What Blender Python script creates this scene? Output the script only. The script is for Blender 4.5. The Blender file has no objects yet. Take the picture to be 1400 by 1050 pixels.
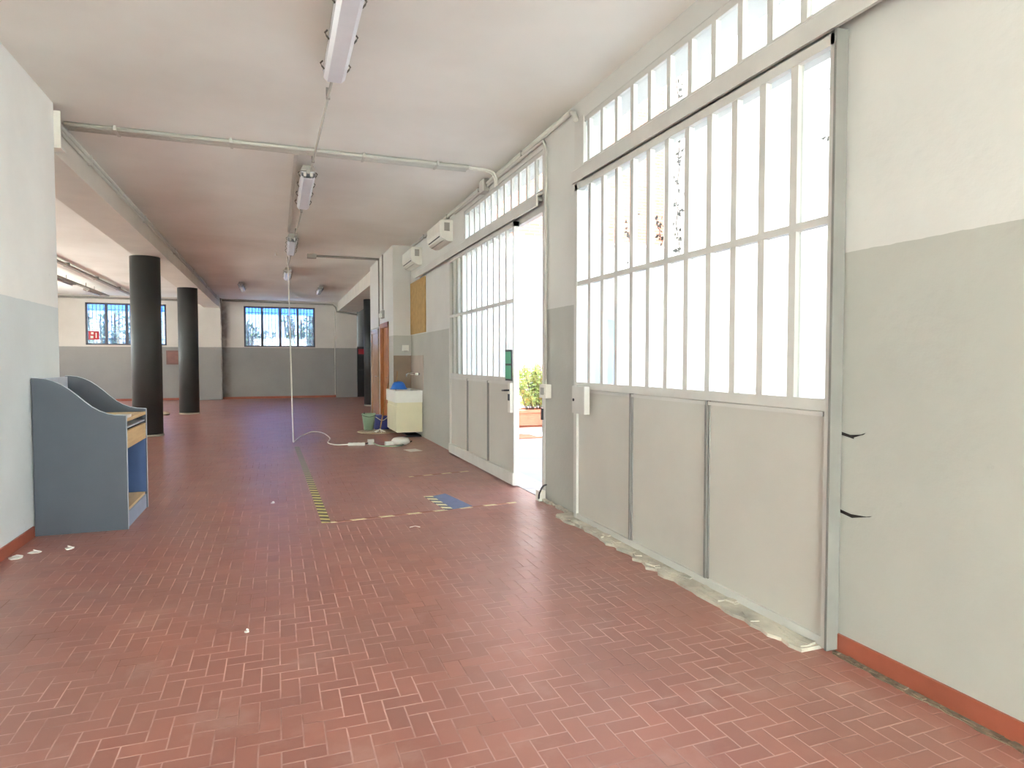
import bpy, bmesh, math, random
from mathutils import Vector, Matrix
random.seed(7)
S = bpy.context.scene
C = S.collection
PI = math.pi

# ------------------------------------------------------------------ helpers
def lin(r, g, b):
    f = lambda c: (c/255/12.92) if c/255 <= .04045 else ((c/255+.055)/1.055)**2.4
    return (f(r), f(g), f(b), 1)

class NT:
    """tiny node-tree helper"""
    def __init__(s, m):
        s.t = m.node_tree; s.n = s.t.nodes; s.l = s.t.links
    def new(s, typ, **kw):
        n = s.n.new(typ)
        for k, v in kw.items(): setattr(n, k, v)
        return n
    def val(s, sock, v):
        if isinstance(v, bpy.types.NodeSocket): s.l.new(v, sock)
        else: sock.default_value = v
    def math(s, op, a, b=None, c=None):
        n = s.new('ShaderNodeMath', operation=op)
        s.val(n.inputs[0], a)
        if b is not None: s.val(n.inputs[1], b)
        if c is not None: s.val(n.inputs[2], c)
        return n.outputs[0]
    def mix(s, fac, a, b, mode='MIX'):
        n = s.new('ShaderNodeMix', data_type='RGBA', blend_type=mode)
        s.val(n.inputs[0], fac); s.val(n.inputs[6], a); s.val(n.inputs[7], b)
        return n.outputs[2]
    def noise(s, vec, scale, detail=4, rough=.55):
        n = s.new('ShaderNodeTexNoise')
        s.l.new(vec, n.inputs['Vector']); n.inputs['Scale'].default_value = scale
        n.inputs['Detail'].default_value = detail; n.inputs['Roughness'].default_value = rough
        return n.outputs['Fac']
    def ramp(s, fac, lo, hi):
        n = s.new('ShaderNodeMapRange'); n.clamp = True
        s.val(n.inputs[0], fac); n.inputs[1].default_value = lo; n.inputs[2].default_value = hi
        return n.outputs[0]

def base_mat(name):
    m = bpy.data.materials.new(name); m.use_nodes = True
    t = NT(m); b = t.n['Principled BSDF']
    return m, t, b

def mat(name, col, rough=.6, metal=0., var=.10, scale=9., bump=0., col2=None, spec=.5):
    """painted / plastic / metal surface with slight procedural unevenness"""
    m, t, b = base_mat(name)
    g = t.new('ShaderNodeNewGeometry').outputs['Position']
    n = t.noise(g, scale)
    c2 = col2 or tuple(c*(1-var*2.2) for c in col[:3]) + (1,)
    t.val(b.inputs['Base Color'], t.mix(t.ramp(n, .35, .75), col, c2))
    b.inputs['Roughness'].default_value = rough
    b.inputs['Metallic'].default_value = metal
    b.inputs['Specular IOR Level'].default_value = spec
    if bump:
        bn = t.new('ShaderNodeBump'); bn.inputs['Strength'].default_value = bump
        bn.inputs['Distance'].default_value = .01
        t.l.new(t.noise(g, scale*6), bn.inputs['Height']); t.l.new(bn.outputs[0], b.inputs['Normal'])
    return m

def wood_mat(name, c1, c2, axis=2, rough=.4):
    m, t, b = base_mat(name)
    g = t.new('ShaderNodeNewGeometry').outputs['Position']
    mp = t.new('ShaderNodeMapping'); t.l.new(g, mp.inputs[0])
    sc = [14, 14, 14]; sc[axis] = 1.2; mp.inputs['Scale'].default_value = sc
    n = t.noise(mp.outputs[0], 2.2, 6, .6)
    t.val(b.inputs['Base Color'], t.mix(t.ramp(n, .35, .68), c1, c2))
    b.inputs['Roughness'].default_value = rough
    return m

def wall_mat(name, upper, lower, line=1.845, stain=None):
    """two-tone painted plaster; the change of paint is at a fixed height"""
    m, t, b = base_mat(name)
    g = t.new('ShaderNodeNewGeometry').outputs['Position']
    sx = t.new('ShaderNodeSeparateXYZ'); t.l.new(g, sx.inputs[0])
    n1 = t.noise(g, 1.1, 5); n2 = t.noise(g, 14, 4)
    zz = t.math('ADD', sx.outputs['Z'], t.math('MULTIPLY', t.math('SUBTRACT', n2, .5), .012))
    up = t.math('GREATER_THAN', zz, line)
    cu = t.mix(t.ramp(n1, .4, .8), upper, tuple(c*.88 for c in upper[:3])+(1,))
    cl = t.mix(t.ramp(n1, .35, .75), lower, tuple(c*.87 for c in lower[:3])+(1,))
    col = t.mix(up, cl, cu)
    # scuffs: small darker flecks of worn paint
    fl = t.ramp(t.noise(g, 5.5, 8, .7), .66, .74)
    col = t.mix(t.math('MULTIPLY', fl, .25), col, lin(120, 116, 104))
    if stain:
        x0, x1 = stain
        k = t.math('MULTIPLY', t.ramp(sx.outputs['X'], x1+.12, x1-.05), t.math('GREATER_THAN', sx.outputs['X'], x0))
        k = t.math('MULTIPLY', k, t.ramp(t.noise(g, 2.5, 4), .3, .6))
        col = t.mix(t.math('MULTIPLY', k, .65), col, lin(96, 78, 70))
    t.val(b.inputs['Base Color'], col)
    b.inputs['Roughness'].default_value = .55
    b.inputs['Specular IOR Level'].default_value = .35
    bn = t.new('ShaderNodeBump'); bn.inputs['Strength'].default_value = .25; bn.inputs['Distance'].default_value = .01
    t.l.new(t.noise(g, 22, 5), bn.inputs['Height']); t.l.new(bn.outputs[0], b.inputs['Normal'])
    return m

def floor_mat():
    """clay tiles 7.5 x 15 cm laid in herringbone along the room axes"""
    m, t, b = base_mat('clay_herringbone')
    g = t.new('ShaderNodeNewGeometry').outputs['Position']
    W = .0755
    sx = t.new('ShaderNodeSeparateXYZ'); t.l.new(g, sx.inputs[0])
    x = t.math('DIVIDE', t.math('ADD', sx.outputs['X'], 50*W), W)
    y = t.math('DIVIDE', t.math('ADD', sx.outputs['Y'], .02+100*W), W)
    i = t.math('FLOOR', x); j = t.math('FLOOR', y)
    fx = t.math('FRACT', x); fy = t.math('FRACT', y)
    gx = t.math('SUBTRACT', 1., fx); gy = t.math('SUBTRACT', 1., fy)
    s = t.math('FLOORED_MODULO', t.math('ADD', i, j), 4.)
    eq = lambda k: t.math('COMPARE', s, float(k), .1)
    e0, e1, e2, e3 = eq(0), eq(1), eq(2), eq(3)
    hor = t.math('ADD', e0, e1)
    sidev = lambda a, bb: t.math('MINIMUM', a, bb)
    lx = sidev(fx, gx); ly = sidev(fy, gy)
    add = lambda *v: v[0] if len(v) == 1 else t.math('ADD', v[0], add(*v[1:]))
    mul = lambda a, bb: t.math('MULTIPLY', a, bb)
    d = add(mul(e0, sidev(ly, fx)), mul(e1, sidev(ly, gx)), mul(e2, sidev(lx, fy)), mul(e3, sidev(lx, gy)))
    idx = t.math('SUBTRACT', i, e1); idy = t.math('SUBTRACT', j, e3)
    cmb = t.new('ShaderNodeCombineXYZ'); t.l.new(idx, cmb.inputs[0]); t.l.new(idy, cmb.inputs[1]); t.l.new(hor, cmb.inputs[2])
    wn = t.new('ShaderNodeTexWhiteNoise', noise_dimensions='3D'); t.l.new(cmb.outputs[0], wn.inputs['Vector'])
    big = t.noise(g, .9, 5, .6); fine = t.noise(g, 9, 6, .65); mid = t.noise(g, 2.6, 6, .62)
    tile = t.mix(wn.outputs['Value'], lin(149, 93, 80), lin(167, 108, 93))
    tile = t.mix(t.ramp(big, .4, .7), tile, lin(150, 103, 91))
    tile = t.mix(mul(t.ramp(fine, .55, .8), .35), tile, lin(182, 128, 110))
    # whitish dust where the glaze is worn
    dust = mul(t.ramp(mid, .55, .78), .45)
    tile = t.mix(dust, tile, lin(190, 160, 148))
    joint = t.math('SUBTRACT', 1., t.ramp(d, .02, .05))
    jl = t.ramp(t.noise(g, 2.2, 5, .6), .36, .56)
    jcol = t.mix(jl, lin(130, 88, 76), lin(208, 170, 158))
    col = t.mix(mul(joint, .75), tile, jcol)
    t.val(b.inputs['Base Color'], col)
    r = t.math('ADD', .30, mul(t.ramp(mid, .35, .75), .09))
    r = t.math('ADD', r, mul(joint, .25))
    r = t.math('ADD', r, mul(t.math('SUBTRACT', wn.outputs['Value'], .5), .02))
    t.val(b.inputs['Roughness'], r)
    b.inputs['Specular IOR Level'].default_value = 1.0
    bn = t.new('ShaderNodeBump'); bn.inputs['Strength'].default_value = .35; bn.inputs['Distance'].default_value = .004
    h = t.math('SUBTRACT', mul(fine, .0), joint)
    t.l.new(h, bn.inputs['Height']); t.l.new(bn.outputs[0], b.inputs['Normal'])
    return m

def glass_mat(name, tint, refl=.06, haze=0., rough=.03):
    m = bpy.data.materials.new(name); m.use_nodes = True
    t = NT(m); t.n.clear()
    out = t.new('ShaderNodeOutputMaterial')
    tr = t.new('ShaderNodeBsdfTransparent'); tr.inputs[0].default_value = tint
    gl = t.new('ShaderNodeBsdfGlossy'); gl.inputs['Roughness'].default_value = rough
    mx = t.new('ShaderNodeMixShader'); mx.inputs[0].default_value = refl
    t.l.new(tr.outputs[0], mx.inputs[1]); t.l.new(gl.outputs[0], mx.inputs[2])
    last = mx.outputs[0]
    if haze:
        g = t.new('ShaderNodeNewGeometry').outputs['Position']
        tl = t.new('ShaderNodeBsdfTranslucent'); tl.inputs[0].default_value = (.9, .92, .9, 1)
        m2 = t.new('ShaderNodeMixShader')
        t.val(m2.inputs[0], t.math('MULTIPLY', t.ramp(t.noise(g, 2.5, 5), .3, .8), haze*2))
        t.l.new(last, m2.inputs[1]); t.l.new(tl.outputs[0], m2.inputs[2]); last = m2.outputs[0]
    t.l.new(last, out.inputs[0])
    return m

def brick_mat(name, c1, c2, mortar):
    m, t, b = base_mat(name)
    g = t.new('ShaderNodeNewGeometry').outputs['Position']
    sx = t.new('ShaderNodeSeparateXYZ'); t.l.new(g, sx.inputs[0])
    cm = t.new('ShaderNodeCombineXYZ')
    t.l.new(t.math('ADD', sx.outputs['X'], sx.outputs['Y']), cm.inputs[0]); t.l.new(sx.outputs['Z'], cm.inputs[1])
    br = t.new('ShaderNodeTexBrick'); t.l.new(cm.outputs[0], br.inputs['Vector'])
    br.inputs['Color1'].default_value = c1; br.inputs['Color2'].default_value = c2; br.inputs['Mortar'].default_value = mortar
    br.inputs['Scale'].default_value = 1; br.inputs['Brick Width'].default_value = .27
    br.inputs['Row Height'].default_value = .078; br.inputs['Mortar Size'].default_value = .008
    t.l.new(br.outputs['Color'], b.inputs['Base Color']); b.inputs['Roughness'].default_value = .85
    return m

def paving_mat():
    m, t, b = base_mat('pale_paving')
    g = t.new('ShaderNodeNewGeometry').outputs['Position']
    br = t.new('ShaderNodeTexBrick'); t.l.new(g, br.inputs['Vector'])
    br.inputs['Color1'].default_value = lin(214, 208, 198); br.inputs['Color2'].default_value = lin(200, 196, 188)
    br.inputs['Mortar'].default_value = lin(150, 146, 138); br.inputs['Scale'].default_value = 1
    br.inputs['Brick Width'].default_value = .6; br.inputs['Row Height'].default_value = .3; br.inputs['Mortar Size'].default_value = .01
    t.l.new(t.mix(t.ramp(t.noise(g, 2, 5), .4, .8), br.outputs['Color'], lin(176, 170, 160)), b.inputs['Base Color'])
    b.inputs['Roughness'].default_value = .85
    return m

def stripe_mat(name, c1, c2, period, axis, worn=None):
    """hazard tape: slanted bands in two colours, worn away in patches"""
    m, t, b = base_mat(name)
    g = t.new('ShaderNodeNewGeometry').outputs['Position']
    sx = t.new('ShaderNodeSeparateXYZ'); t.l.new(g, sx.inputs[0])
    a, o = ('X', 'Y') if axis == 0 else ('Y', 'X')
    u = t.math('ADD', sx.outputs[a], t.math('MULTIPLY', sx.outputs[o], .55))
    st = t.math('GREATER_THAN', t.math('FRACT', t.math('DIVIDE', u, period)), .5)
    col = t.mix(st, c1, c2)
    n = t.noise(g, 30, 4)
    col = t.mix(t.math('MULTIPLY', t.ramp(n, .5, .7), .3), col, lin(150, 120, 108))
    if worn:
        col = t.mix(t.math('MULTIPLY', t.ramp(sx.outputs['Y'], worn[0], worn[1]), .85), col, lin(142, 136, 118))
    t.val(b.inputs['Base Color'], col); b.inputs['Roughness'].default_value = .5
    return m

class MB:
    """collects shapes (world coordinates) and links them as ONE mesh object"""
    def __init__(s): s.bm = bmesh.new()
    def box(s, x0, x1, y0, y1, z0, z1):
        v = [s.bm.verts.new(p) for p in ((x0,y0,z0),(x1,y0,z0),(x1,y1,z0),(x0,y1,z0),(x0,y0,z1),(x1,y0,z1),(x1,y1,z1),(x0,y1,z1))]
        for f in ((0,3,2,1),(4,5,6,7),(0,1,5,4),(1,2,6,5),(2,3,7,6),(3,0,4,7)): s.bm.faces.new([v[k] for k in f])
        return s
    def obox(s, c, size, rz=0, rx=0, ry=0):
        M = Matrix.Translation(c) @ Matrix.Rotation(rz,4,'Z') @ Matrix.Rotation(ry,4,'Y') @ Matrix.Rotation(rx,4,'X')
        a = len(s.bm.verts); x, y, z = (k/2 for k in size)
        s.box(-x,x,-y,y,-z,z); s.bm.verts.ensure_lookup_table()
        for v in s.bm.verts[a:]: v.co = M @ v.co
        return s
    def prism(s, poly, lo, hi, axis='y'):
        """extrude a 2-D outline; axis y: (x,z) outline, x: (y,z), z: (x,y)"""
        P = {'y': lambda p, h: (p[0], h, p[1]), 'x': lambda p, h: (h, p[0], p[1]), 'z': lambda p, h: (p[0], p[1], h)}[axis]
        a = [s.bm.verts.new(P(p, lo)) for p in poly]; b = [s.bm.verts.new(P(p, hi)) for p in poly]
        n = len(poly)
        s.bm.faces.new(a); s.bm.faces.new(b[::-1])
        for k in range(n): s.bm.faces.new((a[k], b[k], b[(k+1)%n], a[(k+1)%n]))
        return s
    def tube(s, pts, r, seg=8, smooth=0):
        pts = [Vector(p) for p in pts]
        if smooth:
            q = []
            for k in range(len(pts)-1):
                p0 = pts[max(k-1,0)]; p1 = pts[k]; p2 = pts[k+1]; p3 = pts[min(k+2,len(pts)-1)]
                for a in range(smooth):
                    u = a/smooth
                    q.append(.5*((2*p1)+(p2-p0)*u+(2*p0-5*p1+4*p2-p3)*u*u+(3*p1-p0-3*p2+p3)*u**3))
            q.append(pts[-1]); pts = q
        rings = []; up = Vector((0,0,1))
        rr = r if callable(r) else (lambda u: r)
        for k, p in enumerate(pts):
            d = (pts[min(k+1,len(pts)-1)] - pts[max(k-1,0)]).normalized()
            a = d.cross(up)
            if a.length < .05: a = d.cross(Vector((1,0,0)))
            a.normalize(); b = d.cross(a)
            w = rr(k/max(1,len(pts)-1))
            rings.append([s.bm.verts.new(p + w*(math.cos(2*PI*t/seg)*a + math.sin(2*PI*t/seg)*b)) for t in range(seg)])
        for k in range(len(rings)-1):
            for t in range(seg):
                f = s.bm.faces.new((rings[k][t], rings[k][(t+1)%seg], rings[k+1][(t+1)%seg], rings[k+1][t])); f.smooth = True
        s.bm.faces.new(rings[0][::-1]); s.bm.faces.new(rings[-1])
        return s
    def lathe(s, prof, c, seg=32, close=True):
        """prof: (radius, z) from bottom to top around the vertical through c"""
        rings = [[s.bm.verts.new((c[0]+r*math.cos(2*PI*t/seg), c[1]+r*math.sin(2*PI*t/seg), c[2]+z)) for t in range(seg)] for r, z in prof]
        for k in range(len(rings)-1):
            for t in range(seg):
                f = s.bm.faces.new((rings[k][t], rings[k][(t+1)%seg], rings[k+1][(t+1)%seg], rings[k+1][t])); f.smooth = True
        if close:
            s.bm.faces.new(rings[0][::-1]); s.bm.faces.new(rings[-1])
        return s
    def leaf(s, p, d, n, L, w):
        d = d.normalized(); a = d.cross(n); a = a.normalized() if a.length > 1e-4 else Vector((1,0,0))
        nn = a.cross(d)
        v = [s.bm.verts.new(q) for q in (p, p+d*L*.45+a*w+nn*w*.3, p+d*L, p+d*L*.45-a*w+nn*w*.3)]
        s.bm.faces.new(v); return s
    def build(s, name, m, parent=None, bevel=0, loc=None):
        if bevel:
            bmesh.ops.bevel(s.bm, geom=[e for e in s.bm.edges if len(e.link_faces)==2 and e.calc_face_angle(0)>.6],
                            offset=bevel, segments=2, affect='EDGES', clamp_overlap=True)
        bmesh.ops.recalc_face_normals(s.bm, faces=s.bm.faces) if not getattr(s,'open',False) else None
        if parent is not None:
            o = Vector((0,0,0)); q = parent
            while q is not None: o += q.location; q = q.parent
        elif loc is not None: o = Vector(loc)
        else:
            xs = [v.co for v in s.bm.verts]
            lo = [min(v[k] for v in xs) for k in range(3)]; hi = [max(v[k] for v in xs) for k in range(3)]
            o = Vector(((lo[0]+hi[0])/2, (lo[1]+hi[1])/2, lo[2]))
        for v in s.bm.verts: v.co -= o
        me = bpy.data.meshes.new(name); s.bm.to_mesh(me); s.bm.free()
        me.materials.append(m)
        ob = bpy.data.objects.new(name, me); C.objects.link(ob)
        if parent is not None: ob.parent = parent
        else: ob.location = o
        return ob

def tag(o, label, cat, group=None, kind=None):
    o['label'] = label; o['category'] = cat
    if group: o['group'] = group
    if kind: o['kind'] = kind
    return o
def thing(name, loc, label, cat, group=None):
    o = bpy.data.objects.new(name, None); C.objects.link(o); o.location = loc
    o.empty_display_size = .1
    return tag(o, label, cat, group)
def struct(o):
    o['kind'] = 'structure'; return o
def sroot(name, loc):
    o = bpy.data.objects.new(name, None); C.objects.link(o); o.location = loc
    o['kind'] = 'structure'; return o
def dup(root, loc, label=None):
    r = root.copy(); C.objects.link(r); r.location = loc
    if label: r['label'] = label
    for ch in list(root.children):
        c = ch.copy(); C.objects.link(c); c.parent = r
        for g in list(ch.children):
            d = g.copy(); C.objects.link(d); d.parent = c
    return r

# ------------------------------------------------------------------ materials
UP = lin(209, 208, 202); LOW = lin(180, 180, 171)
M = {}
M['wall'] = wall_mat('two_tone_wall', UP, LOW)
M['wall_left'] = wall_mat('two_tone_left_wall_painted_light', lin(246,247,243), lin(224,231,231), line=1.81)  # paler and bluer than the other walls: its stronger daylight is in the colour
M['wall_back'] = wall_mat('two_tone_back_wall', lin(214,208,200), lin(152,150,146), stain=(-1.83,-1.62))
M['floor'] = floor_mat()
M['ceil'] = mat('smoky_ceiling', lin(240,239,233), .8, var=.0, scale=.55, col2=lin(224,221,213), bump=.1, spec=.2)
M['beam'] = mat('beam_plaster', lin(222,217,206), .7, var=.05, scale=2, bump=.1)
M['gray_wall'] = mat('blue_grey_recess_painted_shade', lin(128,132,134), .6, var=.06, scale=2)  # the shadow in the recess is put into this wall colour
M['skirt'] = mat('clay_skirting', lin(168,92,70), .45, var=.12, scale=4)
M['steel'] = mat('grey_gate_paint', lin(206,204,197), .42, var=.06, scale=3)
M['panel'] = mat('grey_gate_panel', lin(198,195,185), .45, var=.05, scale=1.3)
M['steel_dark'] = mat('grey_gate_edge', lin(132,130,125), .42, var=.06, scale=4)
M['kick'] = mat('pale_gate_kick_plate', lin(214,212,204), .45, var=.06, scale=4)
M['cement'] = mat('stained_cement', lin(208,202,186), .85, var=.22, scale=5, bump=.5)
M['glass'] = glass_mat('dusty_glass', (.93,.95,.93,1), .05, haze=.05)
M['blueglass'] = glass_mat('tinted_glass', (.44,.52,.66,1), .06, haze=.04)
M['column'] = mat('charcoal_column_paint', lin(62,64,63), .5, var=.08, scale=3)
M['pvc'] = mat('grey_conduit', lin(198,196,186), .45, var=.05, scale=6)
M['pvc_dark'] = mat('grimy_conduit', lin(160,156,146), .5, var=.1, scale=6)
M['housing'] = mat('fixture_housing', lin(176,172,162), .5, var=.08, scale=8)
M['diffuser'] = mat('opal_diffuser', lin(232,234,240), .25, var=.02)
M['tube'] = mat('lamp_tube', lin(240,240,238), .3, var=.02)
M['reflector'] = mat('white_reflector', lin(226,228,230), .4, var=.03)
M['clip'] = mat('steel_clip', lin(120,116,104), .35, .7, var=.1)
M['white'] = mat('white_plastic', lin(228,226,216), .4, var=.04)
M['black'] = mat('black_plastic', lin(28,28,30), .45, var=.08)
M['desk'] = mat('slate_laminate', lin(72,79,89), .5, var=.03, scale=5)
M['desk_edge'] = mat('pale_edge_banding', lin(196,204,214), .45, var=.03)
M['desk_blue'] = mat('navy_panel_and_sheen', lin(70,98,148), .5, var=.05)
M['desk_wood'] = wood_mat('beech_laminate', lin(226,196,148), lin(206,170,120), axis=1)
M['plinth'] = mat('blue_grey_plinth', lin(158,172,196), .5, var=.04)
M['door_wood'] = wood_mat('orange_door_wood', lin(184,120,62), lin(150,88,40))
M['door_pale'] = wood_mat('pale_door_wood', lin(172,132,100), lin(146,108,80), rough=.25)
M['board'] = mat('yellow_chipboard', lin(178,144,82), .7, var=.10, scale=10, bump=.3, col2=lin(156,124,68))
M['ceramic'] = mat('white_ceramic', lin(232,232,224), .45, var=.03)
M['cream'] = mat('cream_cabinet', lin(226,220,186), .45, var=.04, scale=3)
M['splash'] = mat('brown_splash_paint', lin(134,112,88), .5, var=.08, scale=4)
M['splash2'] = mat('pinkish_splash_paint', lin(168,152,138), .5, var=.06, scale=4)
M['chrome'] = mat('chrome', lin(190,190,190), .2, 1., var=.05)
M['blue'] = mat('blue_plastic', lin(40,112,206), .4, var=.06)
M['navy'] = mat('deep_blue_plastic', lin(26,44,134), .4, var=.08)
M['green'] = mat('pale_green_plastic', lin(160,186,158), .5, var=.06)
M['tan'] = mat('beige_plastic', lin(190,174,148), .55, var=.1, scale=8)
M['stick'] = wood_mat('broomstick_wood', lin(176,136,84), lin(150,110,64))
M['tape'] = stripe_mat('hazard_tape_long', lin(214,206,130), lin(86,74,56), .13, 1, worn=(6.9, 8.6))
M['tape_x'] = stripe_mat('hazard_tape_across', lin(222,212,168), lin(150,98,80), .26, 0)
M['mat'] = mat('blue_grey_mat', lin(110,122,150), .6, var=.08, scale=12)
M['paper'] = mat('paper_scrap', lin(232,230,224), .7, var=.05)
M['signgreen'] = mat('green_sign', lin(86,178,138), .4, var=.04)
M['red'] = mat('red_sign', lin(196,42,52), .45, var=.05)
M['hoop'] = mat('dark_iron', lin(66,64,66), .5, .3, var=.1)
M['winframe'] = mat('dark_window_steel', lin(84,86,96), .45, var=.05)
M['terracotta'] = mat('terracotta', lin(206,124,88), .75, var=.12, scale=5)
M['leafy'] = mat('oleander_leaf', lin(186,194,112), .55, var=.3, scale=7, col2=lin(128,152,86))
M['leaf_y'] = mat('yellowing_leaf', lin(226,190,110), .55, var=.2, scale=6)
M['leaf_dark'] = mat('tree_leaf', lin(128,150,120), .6, var=.3, scale=3, col2=lin(92,120,104))
M['creeper'] = mat('creeper_leaf', lin(92,84,56), .6, var=.3, scale=9)
M['bark'] = mat('bark', lin(108,86,64), .85, var=.2, scale=12)
M['white_render'] = mat('white_render', lin(240,238,232), .85, var=.02, scale=1)
M['court_render'] = mat('dimmed_courtyard_render', lin(196,194,186), .85, var=.03, scale=1)  # white render darkened in colour to dim the courtyard
M['brick'] = brick_mat('red_brick', lin(196,120,92), lin(180,104,78), lin(206,180,160))
M['paving'] = paving_mat()
M['court_paving'] = mat('courtyard_paving', lin(168,168,166), .85, var=.05, scale=1.5, col2=lin(148,150,152))  # paving colour lowered too, to dim the courtyard
m_, t_, b_ = base_mat('blue_awning')
t_.n.remove(b_)
tl_ = t_.new('ShaderNodeBsdfTranslucent'); tl_.inputs[0].default_value = lin(140,178,226)
df_ = t_.new('ShaderNodeBsdfDiffuse'); df_.inputs[0].default_value = lin(140,172,216)
mx_ = t_.new('ShaderNodeMixShader'); mx_.inputs[0].default_value = .35
t_.l.new(tl_.outputs[0], mx_.inputs[1]); t_.l.new(df_.outputs[0], mx_.inputs[2]); t_.l.new(mx_.outputs[0], t_.n['Material Output'].inputs[0])
M['awning'] = m_
M['bluedoor'] = mat('pale_blue_door_paint', lin(120,166,206), .5, var=.05)
M['soil'] = mat('soil', lin(84,64,48), .95, var=.2, scale=20)
M['crack'] = mat('broken_plaster', lin(52,48,44), .9, var=.2, scale=30)

# ------------------------------------------------------------------ room shell
ZC = 3.56; XR = 2.445
struct(MB().box(-8.3, XR+.02, -4.3, 12.4, -.2, 0).box(-8.3, 4.3, 12.4, 25.7, -.2, 0).build('floor', M['floor']))
struct(MB().box(-8.3, XR+.3, -4.3, 12.34, ZC, ZC+.25).box(-8.3, 4.4, 12.34, 25.7, ZC, ZC+.25).build('ceiling', M['ceil']))
G1 = (2.30, 5.09); G2 = (5.79, 8.60); G3 = (-3.5, -.75); ZT = 3.40
w = MB()
for a, b in ((-4.3, G3[0]), (G3[1], G1[0]), (G1[1], G2[0]), (G2[1], 12.34)): w.box(XR, XR+.3, a, b, 0, ZC)
for a, b in (G1, G2, G3): w.box(XR, XR+.3, a, b, ZT, ZC)
struct(w.build('wall_right', M['wall']))
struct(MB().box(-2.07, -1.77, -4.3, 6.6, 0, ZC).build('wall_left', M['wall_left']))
struct(MB().box(-2.07, -1.7, -4.3, -4.0, 0, ZC).box(2.36, XR, -4.3, -4.0, 0, ZC).box(-1.7, 2.36, -4.3, -4.0, 3.2, ZC).build('wall_front', M['wall']))
r_ = sroot('window_9', (.35, -4.1, 0))  # unseen glazing behind the camera, added for fill daylight
f_ = MB()
for x in (-1.7, -.7, .3, 1.3, 2.3): f_.box(x, x+.06, -4.13, -4.07, 0, 3.2)
f_.box(-1.7, 2.36, -4.13, -4.07, 0, .1).box(-1.7, 2.36, -4.13, -4.07, 3.14, 3.2).box(-1.7, 2.36, -4.13, -4.07, 2.1, 2.15)
f_.build('window_frame', M['steel'], r_)
MB().box(-1.68, 2.34, -4.103, -4.097, .05, 3.15).build('window_pane', M['glass'], r_)
struct(MB().box(-8.3, -2.07, 6.3, 6.6, 0, ZC).build('wall_bay_front', M['wall']))
w = MB(); BW = ((8.0, 10.5), (12.7, 18.3), (18.8, 22.6))
ys = [6.6] + [v for p in BW for v in p] + [25.7]
for k in range(0, len(ys), 2): w.box(-8.3, -8.0, ys[k], ys[k+1], 0, ZC)
for a, b in BW: w.box(-8.3, -8, a, b, 0, .5); w.box(-8.3, -8, a, b, 3.4, ZC)
struct(w.build('wall_bay_left', M['wall']))
W1 = (-5.95, -3.55, 1.90, 3.31); W2 = (-1.08, 1.36, 1.87, 3.33)
w = MB()
for a, b in ((-8.3, W1[0]), (W1[1], W2[0]), (W2[1], 2.86)): w.box(a, b, 25.0, 25.3, 0, ZC)
for q in (W1, W2): w.box(q[0], q[1], 25, 25.3, 0, q[2]); w.box(q[0], q[1], 25, 25.3, q[3], ZC)
struct(w.build('wall_back', M['wall_back']))
struct(MB().box(2.86, 4.4, 25.35, 25.6, 0, ZC).build('wall_back_recess', M['gray_wall']))
struct(MB().box(4.2, 4.4, 12.34, 25.35, 0, ZC).build('wall_recess_right', M['wall_back']))
# washroom block
D1 = (12.86, 13.95, 2.14); D2 = (14.16, 15.30, 2.06); XB = 2.10
w = MB()
w.box(XB, XB+.1, 12.34, D1[0], 0, ZC); w.box(XB, XB+.1, D1[1], D2[0], 0, ZC); w.box(XB, XB+.1, D2[1], 15.5, 0, ZC)
w.box(XB, XB+.1, D1[0], D1[1], D1[2], ZC); w.box(XB, XB+.1, D2[0], D2[1], D2[2], ZC)
w.box(XB+.1, 4.2, 12.34, 12.44, 0, ZC); w.box(XB+.1, 4.2, 15.4, 15.5, 0, ZC)
struct(w.build('wall_washroom', M['wall']))
# pilasters on the back wall, beams
struct(MB().box(-2.53, -1.80, 24.75, 25.0, 0, ZC).build('trim_1', M['wall_back'], bevel=.005))
struct(MB().box(2.09, 2.86, 24.85, 25.0, 0, 3.25).build('trim_2', M['wall_back'], bevel=.005))
struct(MB().box(-2.35, -1.85, 6.6, 24.75, 3.22, ZC).build('ceiling_beam', M['beam'], bevel=.01))
struct(MB().box(2.18, 2.95, 15.5, 24.98, 3.22, ZC).build('ceiling_beam', M['beam'], bevel=.01))
# skirtings
def skirt(name, x0, x1, y0, y1, h=.08): struct(MB().box(x0, x1, y0, y1, 0, h).build(name, M['skirt'], bevel=.003))
skirt('baseboard_right', XR-.012, XR, -4, 2.26, .085)
skirt('baseboard_left', -1.77, -1.758, -4, 5.86, .085)
skirt('baseboard_back', -1.80, 2.09, 24.988, 25.0)
skirt('baseboard_bay', -8.0, -2.53, 24.988, 25.0)
# dirt line of crumbling mortar at the foot of the right wall
b = MB()
e_ = [(XR-.05-random.uniform(-.012,.014), -1.6+.06*k) for k in range(65)]
b.prism(e_+[(XR-.012, e_[-1][1]), (XR-.012, -1.6)], 0, .004, 'z')
for k in range(60):
    y = -1.5 + k*.063 + random.uniform(-.02,.02)
    b.obox((XR-.028-random.uniform(0,.012), y, .004), (random.uniform(.012,.03), random.uniform(.03,.07), random.uniform(.006,.012)), random.uniform(-.3,.3))
struct(b.build('trim_3', mat('grey_grout_crumbs', lin(136,120,100), .95, var=.3, scale=30)))

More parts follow.
